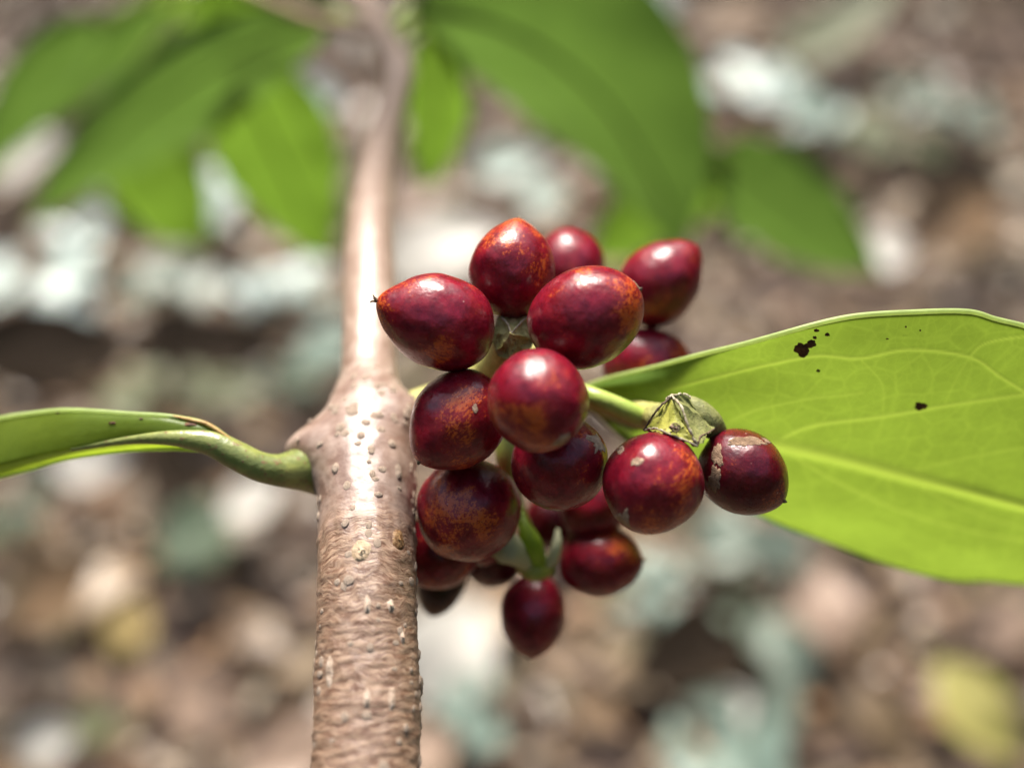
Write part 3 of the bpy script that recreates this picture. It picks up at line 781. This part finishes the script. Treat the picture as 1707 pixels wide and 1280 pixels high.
# open receptacle above the right-hand pair of berries
A, A2, Bq, C, D = (1120, 660, 81.6), (1141, 658, 83.5), (1074, 717, 82), (1112, 722, 79.6), (1163, 744, 79.6)
E, Fq, Gq, H = (1192, 714, 83.5), (1174, 676, 86), (1105, 700, 88), (1140, 712, 80.2)
S2 = poly_part('fruit_stalk', [(A, Bq, C), (A, C, H)], M['stalk_yellow'], BR, 0.0002, 8)
S2['label'] = 'angular yellow-green receptacle with pale rims above the right-hand berries'
poly_part('facet', [(A, H, D), (C, D, H)], M['stalk_yellow'], S2, 0.0002, 5)
poly_part('facet', [(A, D, E), (A, E, A2), (A2, E, Fq), (A, A2, Gq), (A2, Fq, Gq), (A, Gq, Bq), (Bq, Gq, E, D, C), (Fq, E, Gq)], M['stalk_grey'], S2, 0.0003, 1)
ridge([A, (1095, 684, 81.2), Bq], 0.13, M['rim_dark'], S2)
ridge([A, (1136, 678, 79.9), (1148, 712, 79.4), D], 0.14, M['rim'], S2)
ridge([Bq, (1092, 714, 80), C, (1140, 733, 79.1), D], 0.12, M['rim'], S2)
ridge([(1112, 666, 81.8), A, A2, (1158, 668, 84.5)], 0.18, M['rim'], S2)
ridge([D, (1168, 728, 79.9), (1180, 722, 81.5), E], 0.11, M['rim_dark'], S2)
ridge([(1116, 712, 79.3), (1126, 706, 79.1), (1134, 713, 79.1), (1126, 720, 79.0), (1116, 712, 79.3)], 0.10, M['rim_dark'], S2, 'scar')
ridge([(1120, 712, 79.2), (1130, 713, 79.1)], 0.22, M['cork'], S2, 'scar')
tube('collar', [P(1128, 672, 85.5), P(1155, 682, 84.6), P(1178, 702, 84.6), P(1196, 720, 85.5)], [0.0007, 0.0011, 0.00125, 0.0009], M['stalk_grey'], S2, 30, 14)
tube('peduncle', [P(1105, 698, 87), P(1060, 690, 92), P(1000, 672, 97), P(930, 650, 98), P(860, 640, 97)], [0.0014, 0.0013, 0.0012, 0.0012, 0.0012], M['stalk'], S2, 24, 10)

# ------------------------------------------------------------------ berries
def rho(th, ph, L, W, seed, point):
    a = 0.5 * L * (0.93 if th < math.pi / 2 else 0.96)
    b_ = W / 2
    r = 1 / math.sqrt((math.cos(th) / a) ** 2 + (math.sin(th) / b_) ** 2)
    r += point * L * (0.75 * math.exp(-(th / 0.44) ** 2) + 0.28 * math.exp(-(th / 0.20) ** 2))
    r -= 0.03 * L * math.exp(-((math.pi - th) / 0.45) ** 2)
    d = Vector((math.sin(th) * math.cos(ph), math.sin(th) * math.sin(ph), math.cos(th)))
    r *= 1 + 0.045 * mnoise.noise(d * 1.3 + Vector((seed, 0, 0))) + 0.014 * mnoise.noise(d * 3.2 + Vector((0, seed, 0)))
    return d * r
def berry(px, py, d, axis, L, W, label, seed, tip='dot', point=0.055, scars=(), roll=0.0, skin='berry'):
    """L, W in photo pixels; axis = tip direction (right, up, toward camera)"""
    L, W = L / FPX * d / 1000, W / FPX * d / 1000
    nt_, npn = 48, 64; V, F = [], []
    V.append(rho(0, 0, L, W, seed, point))
    for i in range(1, nt_):
        for j in range(npn):
            V.append(rho(math.pi * i / nt_, 2 * math.pi * j / npn, L, W, seed, point))
    V.append(rho(math.pi, 0, L, W, seed, point)); last = len(V) - 1
    for j in range(npn):
        F.append((0, 1 + j, 1 + (j + 1) % npn))
        F.append((last, last - npn + (j + 1) % npn, last - npn + j))
    for i in range(nt_ - 2):
        for j in range(npn):
            a = 1 + i * npn + j; b_ = 1 + i * npn + (j + 1) % npn
            F.append((a, a + npn, b_ + npn, b_))
    o = obj('berry', mesh('berry', V, F, M[skin]))
    ax = camvec(*axis).normalized()
    rot = ax.to_track_quat('Z', 'Y').to_matrix() @ Matrix.Rotation(roll + seed * 1.9, 3, 'Z')
    m = rot.to_4x4(); m.translation = P(px, py, d); o.matrix_world = m
    tag(o, label, 'berry', 'red berries on the branch')
    o['_rot'] = 0; del o['_rot']
    def surf_local(dvec, lift):
        dvec = dvec.normalized(); th = math.acos(max(-1, min(1, dvec.z))); ph = math.atan2(dvec.y, dvec.x)
        return rho(th, ph, L, W, seed, point) + dvec * lift
    inv = rot.transposed()
    def patch(name, cdir, w_, h_, mat, sd_, lift=0.00003, sides=None):
        """raised irregular scab following the skin; cdir in camera terms, w_/h_ half sizes in radians"""
        c = (inv @ camvec(*cdir)).normalized()
        e1 = (inv @ RIGHT); e1 = (e1 - c * e1.dot(c)).normalized(); e2 = c.cross(e1)
        if e2.dot(inv @ UP) < 0: e2 = -e2
        m_ = 48; Vv, Ff = [surf_local(c, lift * 0.6)], []
        rings = (0.35, 0.7, 0.92, 1.0)
        for ri, r_ in enumerate(rings):
            for k in range(m_):
                a = 2 * math.pi * k / m_
                kk = 1 + 0.45 * mnoise.noise(Vector((math.cos(a) * 1.5, math.sin(a) * 1.5, sd_))) + 0.40 * mnoise.noise(Vector((math.cos(a) * 4, math.sin(a) * 4, sd_)))
                if sides: kk *= math.cos(math.pi / sides) / math.cos((a + sd_) % (2 * math.pi / sides) - math.pi / sides)
                dv = c + e1 * (math.cos(a) * w_ * r_ * kk) + e2 * (math.sin(a) * h_ * r_ * kk)
                lf = (lift * (1 + 0.5 * mnoise.noise(Vector((k * 0.7, ri * 1.3, sd_)))) if ri < 3 else -0.00005)
                Vv.append(surf_local(dv, lf))
        for k in range(m_): Ff.append((0, 1 + k, 1 + (k + 1) % m_))
        for ri in range(len(rings) - 1):
            for k in range(m_):
                a = 1 + ri * m_ + k; b_ = 1 + ri * m_ + (k + 1) % m_
                Ff.append((a, a + m_, b_ + m_, b_))
        return obj(name, mesh(name, Vv, Ff, mat), o)
    top_ = rho(0, 0, L, W, seed, point)
    if tip == 'dot':
        q_ = [(0, 0, top_.z - 0.0003), (0.00003, 0, top_.z + 0.00005), (0.00008, 0.00005, top_.z + 0.00022)]
        V2, F2 = tube_data(np.array(q_), np.array([0.0003, 0.00018, 0.00006]), 7); obj('tip', mesh('tip', V2, F2, M['tip']), o)
    elif tip == 'style':               # dried flower remnant
        for k in range(5):
            a = k * 1.3 + seed; l = 0.0003 + 0.0004 * ((k * 37 % 11) / 11)
            q_ = [(0, 0, top_.z - 0.0002), (math.cos(a) * 0.00015, math.sin(a) * 0.00015, top_.z + l * 0.5), (math.cos(a + .5) * 0.0004, math.sin(a + .5) * 0.0004, top_.z + l)]
            V2, F2 = tube_data(crom(q_, 6), np.linspace(0.00016, 0.00003, 6), 6); obj('tip', mesh('tip', V2, F2, M['tip']), o)
    for k, (nm, cdir, w_, h_, *rest) in enumerate(scars):
        patch(nm, cdir, w_, h_, M[rest[0] if rest else 'cork'], seed * 3.3 + k * 5.1, sides=(rest[1] if len(rest) > 1 else None))
    return o

berry(735, 538, 83.0, (-0.90, 0.30, 0.30), 205, 158, 'pointed red berry at the upper left with its dried tip over the branch', 1.1, 'style', 0.075)
berry(853, 453, 87.0, (0.13, 0.93, 0.10), 168, 144, 'upright red berry with orange streaks at the top centre of the cluster', 2.7, 'dot', 0.07)
berry(975, 530, 81.5, (0.84, 0.42, 0.30), 212, 166, 'large crimson berry at the upper right with a dry husk on its tip', 3.9, 'dot', 0.02,
      scars=[('husk', (0.83, 0.50, 0.24), 0.10, 0.16, 'tip')])
berry(897, 668, 77.5, (0.28, -0.62, 0.73), 190, 168, 'frontmost round berry in the middle with a shiny top and tan tip scar', 4.3, None, 0.03,
      scars=[('scar', (0.42, -0.68, 0.60), 0.19, 0.15, 'cork')])
berry(766, 699, 84.0, (-0.62, -0.66, 0.42), 192, 156, 'dark red berry touching the branch just left of the frontmost berry', 5.8, 'dot', 0.06,
      scars=[('scar', (0.36, 0.24, 0.88), 0.06, 0.09)])
berry(781, 848, 88.0, (-0.35, -0.45, 0.80), 190, 172, 'rust-red berry low beside the branch, below the dark red one', 6.2, None, 0.03)
berry(934, 772, 84.5, (0.55, 0.40, 0.72), 178, 158, 'red berry with a square tan scar tucked below the frontmost berry', 7.7, None, 0.03,
      scars=[('scar', (0.66, 0.42, 0.62), 0.30, 0.27, 'cork', 4)])
berry(1088, 806, 80.5, (-0.55, -0.62, 0.55), 182, 165, 'round red berry with orange freckles and scabs under the yellow receptacle', 8.4, None, 0.02,
      scars=[('scar', (-0.60, -0.64, 0.46), 0.30, 0.38, 'cork', 3), ('scar', (-0.42, 0.50, 0.75), 0.13, 0.09), ('scar', (-0.68, 0.70, 0.22), 0.09, 0.16)])
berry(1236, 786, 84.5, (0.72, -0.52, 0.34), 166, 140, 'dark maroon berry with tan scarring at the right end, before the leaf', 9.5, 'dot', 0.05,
      scars=[('scar', (-0.06, 0.76, 0.62), 0.50, 0.18, 'cork_brown'), ('scar', (0.50, 0.75, 0.42), 0.16, 0.10, 'cork_brown'), ('scar', (-0.68, 0.42, 0.60), 0.14, 0.36, 'cork_brown'), ('scar', (-0.74, -0.10, 0.62), 0.17, 0.34, 'cork_brown')], skin='berry_dark')
berry(948, 446, 101, (0.1, 0.75, -0.6), 150, 122, 'blurred berry half hidden behind the top centre berry', 10.6)
berry(1098, 473, 98, (0.66, 0.66, 0.15), 166, 130, 'blurred red and orange berry behind, upper right, tip pointing up right', 11.3)
berry(1072, 607, 99, (0.85, 0.15, 0.1), 150, 126, 'dark blurred berry peeking out above the leaf edge', 12.9)
berry(998, 933, 98, (0.92, 0.05, 0.30), 148, 122, 'blurred wine-red berry on the right of the lower cluster', 13.1, 'dot', 0.04)
berry(889, 1022, 99, (-0.06, -0.98, 0.1), 146, 110, 'lowest blurred berry pointing straight down', 14.8, 'dot', 0.05)
berry(735, 912, 94, (-0.5, -0.6, 0.5), 150, 132, 'brownish-red berry peeking out beside the branch, under the rust-red berry', 15.4, None, 0.03)
berry(737, 962, 101, (-0.25, -0.95, 0.0), 128, 84, 'narrow dark berry pointing down next to the branch', 16.6, None, 0.06, skin='berry_darkest')
berry(824, 925, 102, (-0.3, -0.6, -0.3), 118, 104, 'deep shaded berry left of the lower stalk', 17.2, skin='berry_dark')
berry(990, 842, 98, (0.5, 0.3, 0.1), 130, 112, 'shaded berry squeezed behind the two lower middle berries', 18.5, None, 0.03)
berry(925, 868, 105, (-0.3, 0.1, -0.5), 110, 100, 'nearly black berry deep behind the lower stalk', 19.7, None, 0.03, skin='berry_dark')
berry(802, 878, 95, (0.1, -0.7, 0.4), 132, 120, 'red berry showing only its lower rim beneath the rust-red berry', 20.3, None, 0.03)

# ------------------------------------------------------------------ single leaves and bits on the forest floor
def fallen(px, py, w_, h_, ang, mat, label, lift=0.02, tilt=0.0, roll=0.0, curl=0.15, fold=0.15, name='fallen_leaf', cat='leaf', seed=None, lobes=1.2):
    c, d = G(px, py, 0.0)
    c.z = ground_z(c.x, c.y) + lift
    # shift back on the ray
    r = ray(px, py); k = (c.z - CAM.z) / r.z; c = CAM + r * k; d = k
    L, W = w_ / FPX * d, h_ / FPX * d
    sd_ = seed if seed is not None else px * 0.37 + py * 0.11
    V, F, U = flat_leaf(L, W * 1.15, 14, 8, curl, fold, sd_, lobes)
    # thin stalk joined to the blade
    o = obj(name, mesh(name, V, F, M[mat], U))
    # lie roughly facing the camera/sky: between ground plane and view plane
    base = Matrix.Rotation(R(22) + tilt, 3, 'X') @ Matrix.Rotation(roll, 3, 'Y') @ Matrix.Rotation(R(ang), 3, 'Z')
    m = base.to_4x4(); m.translation = c; o.matrix_world = m
    tag(o, label, cat, 'leaves lying on the forest floor')
    q_ = [Vector(V[4]), Vector(V[4]) - Vector((L * 0.12, 0, 0.001)), Vector(V[4]) - Vector((L * 0.22, L * 0.03, 0.004))]
    V2, F2 = tube_data(np.array([tuple(v) for v in q_]), np.array([0.0012, 0.001, 0.0008]), 6)
    obj('leaf_stalk', mesh('leaf_stalk', V2, F2, M[mat]), o)
    return o
S_ = [
 (1622, 1188, 190, 105, -55, 'g_lime', 'yellow-green fallen leaf in the lower right corner'),
 (215, 1045, 95, 75, 70, 'g_yellow', 'small ochre fallen leaf in the lower left'),
 (160, 1205, 90, 60, 30, 'g_moss', 'small olive leaf low in the bottom left corner'),
 (78, 1232, 100, 75, 20, 'g_pale', 'pale cream fallen leaf in the bottom left corner'),
 (748, 1085, 190, 150, 60, 'g_pale', 'pale leaf standing in for a sun fleck beside the lower stem'),  # sunlit patch of floor put in as a pale leaf
 (700, 1250, 150, 80, 10, 'g_peach', 'peach-coloured fallen leaf under the stem at the bottom edge'),
 (490, 1255, 190, 90, 40, 'g_peach', 'peach-coloured fallen leaf left of the stem at the bottom edge'),
 (350, 1170, 160, 90, -20, 'g_peach', 'dull pink fallen leaf in the lower left, right of the ochre one'),
 (330, 890, 150, 110, 50, 'g_green', 'dull green leaf on the ground below the left leaf stalk'),
 (150, 770, 130, 70, 10, 'g_pale', 'pale beige fallen leaf right under the left leaf'),
 (420, 830, 110, 70, 30, 'g_pale', 'pale leaf on the ground under the curved leaf stalk'),
 (95, 985, 170, 80, 40, 'g_orange', 'rusty brown fallen leaf at the left, above the ochre one'),
 (1225, 905, 260, 110, -15, 'g_grey', 'grey-green ground leaf just below the right leaf'),
 (1095, 985, 150, 95, 50, 'g_cyan_sheen', 'blue-green ground leaf right of the lower berries'),
 (1235, 1010, 90, 60, 70, 'g_green', 'dark green ground leaf in the dark gap at lower right'),
 (1270, 1130, 220, 150, 60, 'g_grey', 'wide grey-green ground leaf right of the bottom centre'),
 (1190, 1245, 260, 90, -10, 'g_cyan_sheen', 'long blue-green ground leaf at the bottom edge'),
 (1215, 1180, 90, 60, 10, 'g_pale', 'small pale leaf lying on the grey-green low plants'),
 (800, 1200, 150, 120, 100, 'g_cyan_sheen', 'blue-green ground leaf at the bottom, right of the stem'),
 (60, 480, 230, 120, 10, 'g_white_sheen', 'large whitish ground leaf at the left photo edge'),
 (115, 395, 130, 90, 40, 'g_white_sheen', 'whitish ground leaf above the large one at the left'),
 (365, 335, 130, 95, 80, 'g_white_sheen', 'whitish ground leaf between the two bright green hanging leaves'),
 (300, 470, 210, 90, 0, 'g_grey', 'grey-green ground leaf in the middle left'),
 (470, 480, 190, 85, 15, 'g_white_sheen', 'whitish ground leaf just left of the stem'),
 (545, 560, 140, 85, 85, 'g_cyan_sheen', 'pale green ground leaf touching the stem outline on its left'),
 (40, 270, 150, 90, 20, 'g_pale', 'cream leaf on the ground behind the left edge leaves'),
 (1255, 145, 170, 95, -15, 'g_white_sheen', 'bright whitish ground leaf at the upper right'),
 (1360, 190, 190, 120, -50, 'g_cyan_sheen', 'pale mint ground leaf beside the bright whitish one'),
 (1480, 165, 110, 60, -10, 'g_green', 'small green ground leaf right of the pale mint one'),
 (1620, 165, 240, 110, 10, 'g_grey', 'grey-green ground leaf near the right photo edge at the top'),
 (1090, 5, 90, 50, 0, 'g_white_sheen', 'small whitish leaf at the top photo edge'),
 (850, 275, 120, 70, 10, 'g_cyan_sheen', 'pale leaf on the ground right above the top centre berry'),
 (690, 325, 80, 70, 30, 'g_peach', 'small pinkish leaf on the ground right of the upper stem'),
 (740, 430, 220, 110, 10, 'g_pale', 'pale pink ground leaf behind the upper left berry'),
 (1230, 25, 190, 60, 20, 'g_orange', 'orange-brown fallen leaf at the top edge, right half'),
 (1590, 375, 190, 90, 25, 'g_orange', 'orange-brown fallen leaf at the right, above the big leaf'),
 (1480, 420, 80, 75, 0, 'g_pale', 'small pale painted glint disc at the tip of the dark green blurred leaf'),  # this disc and the glints below are highlights put in as pale leaves
 (160, 92, 85, 80, 0, 'g_white_sheen', 'small bright white painted glint between the leaves at the upper left'),
 (375, 8, 80, 70, 0, 'g_white_sheen', 'small bright painted glint at the top edge above the slanting leaf'),
 (525, 165, 85, 75, 0, 'g_white_sheen', 'pale painted glint between the hanging leaf and the upper stem'),
 (320, 215, 75, 65, 0, 'g_cyan_sheen', 'grey painted glint between the slanting and hanging green leaves'),
 (240, 262, 80, 70, 0, 'g_white_sheen', 'pale round painted glint on the ground below the dark slanting leaf'),
 (100, 128, 75, 65, 0, 'g_cyan_sheen', 'dim grey painted glint just below the bright white one at the upper left'),
 (910, 330, 85, 70, 0, 'g_cyan_sheen', 'pale grey painted glint right of the pale plant above the cluster'),
 (60, 190, 85, 75, 0, 'g_cyan_sheen', 'pale grey painted glint near the left edge leaf'),
 (1380, 1010, 130, 90, 80, 'g_peach', 'tan fallen leaf below the right leaf margin'),
 (1660, 1040, 150, 90, 30, 'g_peach', 'tan fallen leaf near the right photo edge below the big leaf'),
 (85, 585, 340, 130, -5, 'g_shade', 'dark painted shade patch at the left below the whitish plants'),
 (345, 575, 260, 90, 8, 'g_shade', 'dark painted shade patch between the left photo edge and the stem, above the left leaf'),
 (290, 795, 190, 75, -55, 'g_shade', 'dark painted shade patch in the gap under the left leaf'),
 (1175, 1070, 290, 120, 30, 'g_shade', 'dark painted shade patch in the gap right of the lowest berry'),
 (1590, 290, 170, 110, -30, 'g_shade', 'dark painted shade patch at the right between grey and orange leaves'),
 (1640, 1100, 150, 70, -20, 'g_shade', 'dark painted shade patch above the yellow-green fallen leaf'),
 (300, 640, 240, 90, 10, 'g_moss', 'olive ground leaf between the stem and the dark painted shade patch at the left'),
 (470, 640, 130, 80, -20, 'g_green', 'dull green ground leaf just above the left leaf stalk'),
 (30, 850, 160, 100, 30, 'g_green', 'dull green ground leaf at the left photo edge under the left leaf'),
 (1500, 230, 200, 90, -20, 'g_moss', 'olive ground leaf right of the pale mint one'),
 (150, 300, 200, 120, 30, 'g_green', 'dull green ground leaf behind the dark slanting leaf'),
 (450, 130, 160, 100, 10, 'g_moss', 'olive ground leaf behind the hanging leaf and the twig'),
 (1400, 40, 260, 90, 35, 'g_moss', 'mossy olive leaf at the top right'),
]
def ground_plant(px, py, w_, h_, ang, mat, label, seed):
    """low herb: a few leaves on short stalks round a common base"""
    r_ = random.Random(seed)
    c, _ = G(px, py, 0.0); zg = ground_z(c.x, c.y)
    ry = ray(px, py); d = (zg + 0.035 - CAM.z) / ry.z; c = CAM + ry * d
    root = bpy.data.objects.new('ground_plant', None); COL.objects.link(root)
    root.location = (c.x, c.y, zg); tag(root, label, 'plant', 'low plants on the forest floor')
    L, W = w_ / FPX * d, h_ / FPX * d
    nl = 9 if mat == 'g_white_sheen' else 7; ca, sa = math.cos(R(ang)), math.sin(R(ang))
    for k in range(nl):
        e = r_.uniform(-0.36, 0.36) * L; f = r_.uniform(-0.36, 0.36) * W
        ox, oy = e * ca - f * sa, (e * sa + f * ca) * 1.35
        ll = (0.35 + 0.3 * r_.random()) * (L * 0.55 + W * 0.45)
        V, F, U = flat_leaf(ll, ll * r_.uniform(0.45, 0.75), 8, 6, r_.uniform(0, 0.3), r_.uniform(0, 0.3), seed + k * 3.3)
        o = obj('leaf', mesh('leaf', V, F, M[mat], U), root)
        rot = Matrix.Rotation(R(18) + r_.uniform(-0.25, 0.25), 3, 'X') @ Matrix.Rotation(r_.uniform(-0.35, 0.35), 3, 'Y') @ Matrix.Rotation(r_.uniform(0, 6.28), 3, 'Z')
        m = rot.to_4x4(); m.translation = Vector((ox, oy, 0.03 + 0.012 * r_.random())); o.matrix_local = m
        V2, F2 = tube_data(np.array([(0, 0, -0.005), (ox * 0.5, oy * 0.5, 0.02), (ox, oy, 0.032)]), np.array([0.0012, 0.001, 0.0008]), 5)
        obj('leaf_stalk', mesh('leaf_stalk', V2, F2, M[mat]), root)
    return root
for k, (x, y, w_, h_, a, mt, lb) in enumerate(S_):
    dark = mt == 'g_shade'
    if 'ground leaf' in lb and mt != 'g_pale':
        ground_plant(x, y, w_, h_, a, mt, lb.replace('ground leaf', 'low plant'), k * 1.37 + 2); continue
    fallen(x, y, w_, h_, a, mt, lb, lift=0.024 if dark else 0.032 + 0.004 * (k % 4), tilt=rnd.uniform(-0.15, 0.2), roll=rnd.uniform(-0.25, 0.25), curl=rnd.uniform(-0.1, 0.25), seed=k * 1.37 + 2, lobes=rnd.uniform(1.0, 1.4))

# ------------------------------------------------------------------ forest round the clearing (behind and beside the camera)
def build_forest():
    r_ = random.Random(5); V, F = [], []
    def leafq(c, size):
        a = Vector((r_.gauss(0, 1), r_.gauss(0, 1), r_.gauss(0, 0.6))).normalized()
        b_ = a.cross(Vector((r_.gauss(0, 1), r_.gauss(0, 1), r_.gauss(0, 1)))).normalized()
        o = len(V)
        for u, v in ((-1, 0), (-0.3, 0.45), (0.5, 0.35), (1, 0), (0.5, -0.35), (-0.3, -0.45)): V.append(c + a * u * size + b_ * v * size)
        F.append((o, o + 1, o + 2, o + 3)); F.append((o, o + 3, o + 4, o + 5))
    for _ in range(16000):
        az = r_.uniform(-math.pi, math.pi)                     # 0 = in front of the camera
        back = (1 - math.cos(az)) / 2
        rad = r_.uniform(2.6, 5.5)
        top_ = rad * math.tan(R(30 + 18 * back))
        leafq(Vector((math.sin(az) * rad, math.cos(az) * rad, top_ * r_.random())), r_.uniform(0.10, 0.28))
    o = obj('forest', mesh('forest', V, F, M['forest'], smooth=False))
    o['kind'] = 'stuff'; o['label'] = 'dense green undergrowth closing in round the small clearing'; o['category'] = 'forest'
M['forest'] = leaf_material('forest_leaf', (0.045, 0.085, 0.02), (0.08, 0.13, 0.035), (0.12, 0.22, 0.03), 0.4, 0.5, 0.01, spots=False)
build_forest()
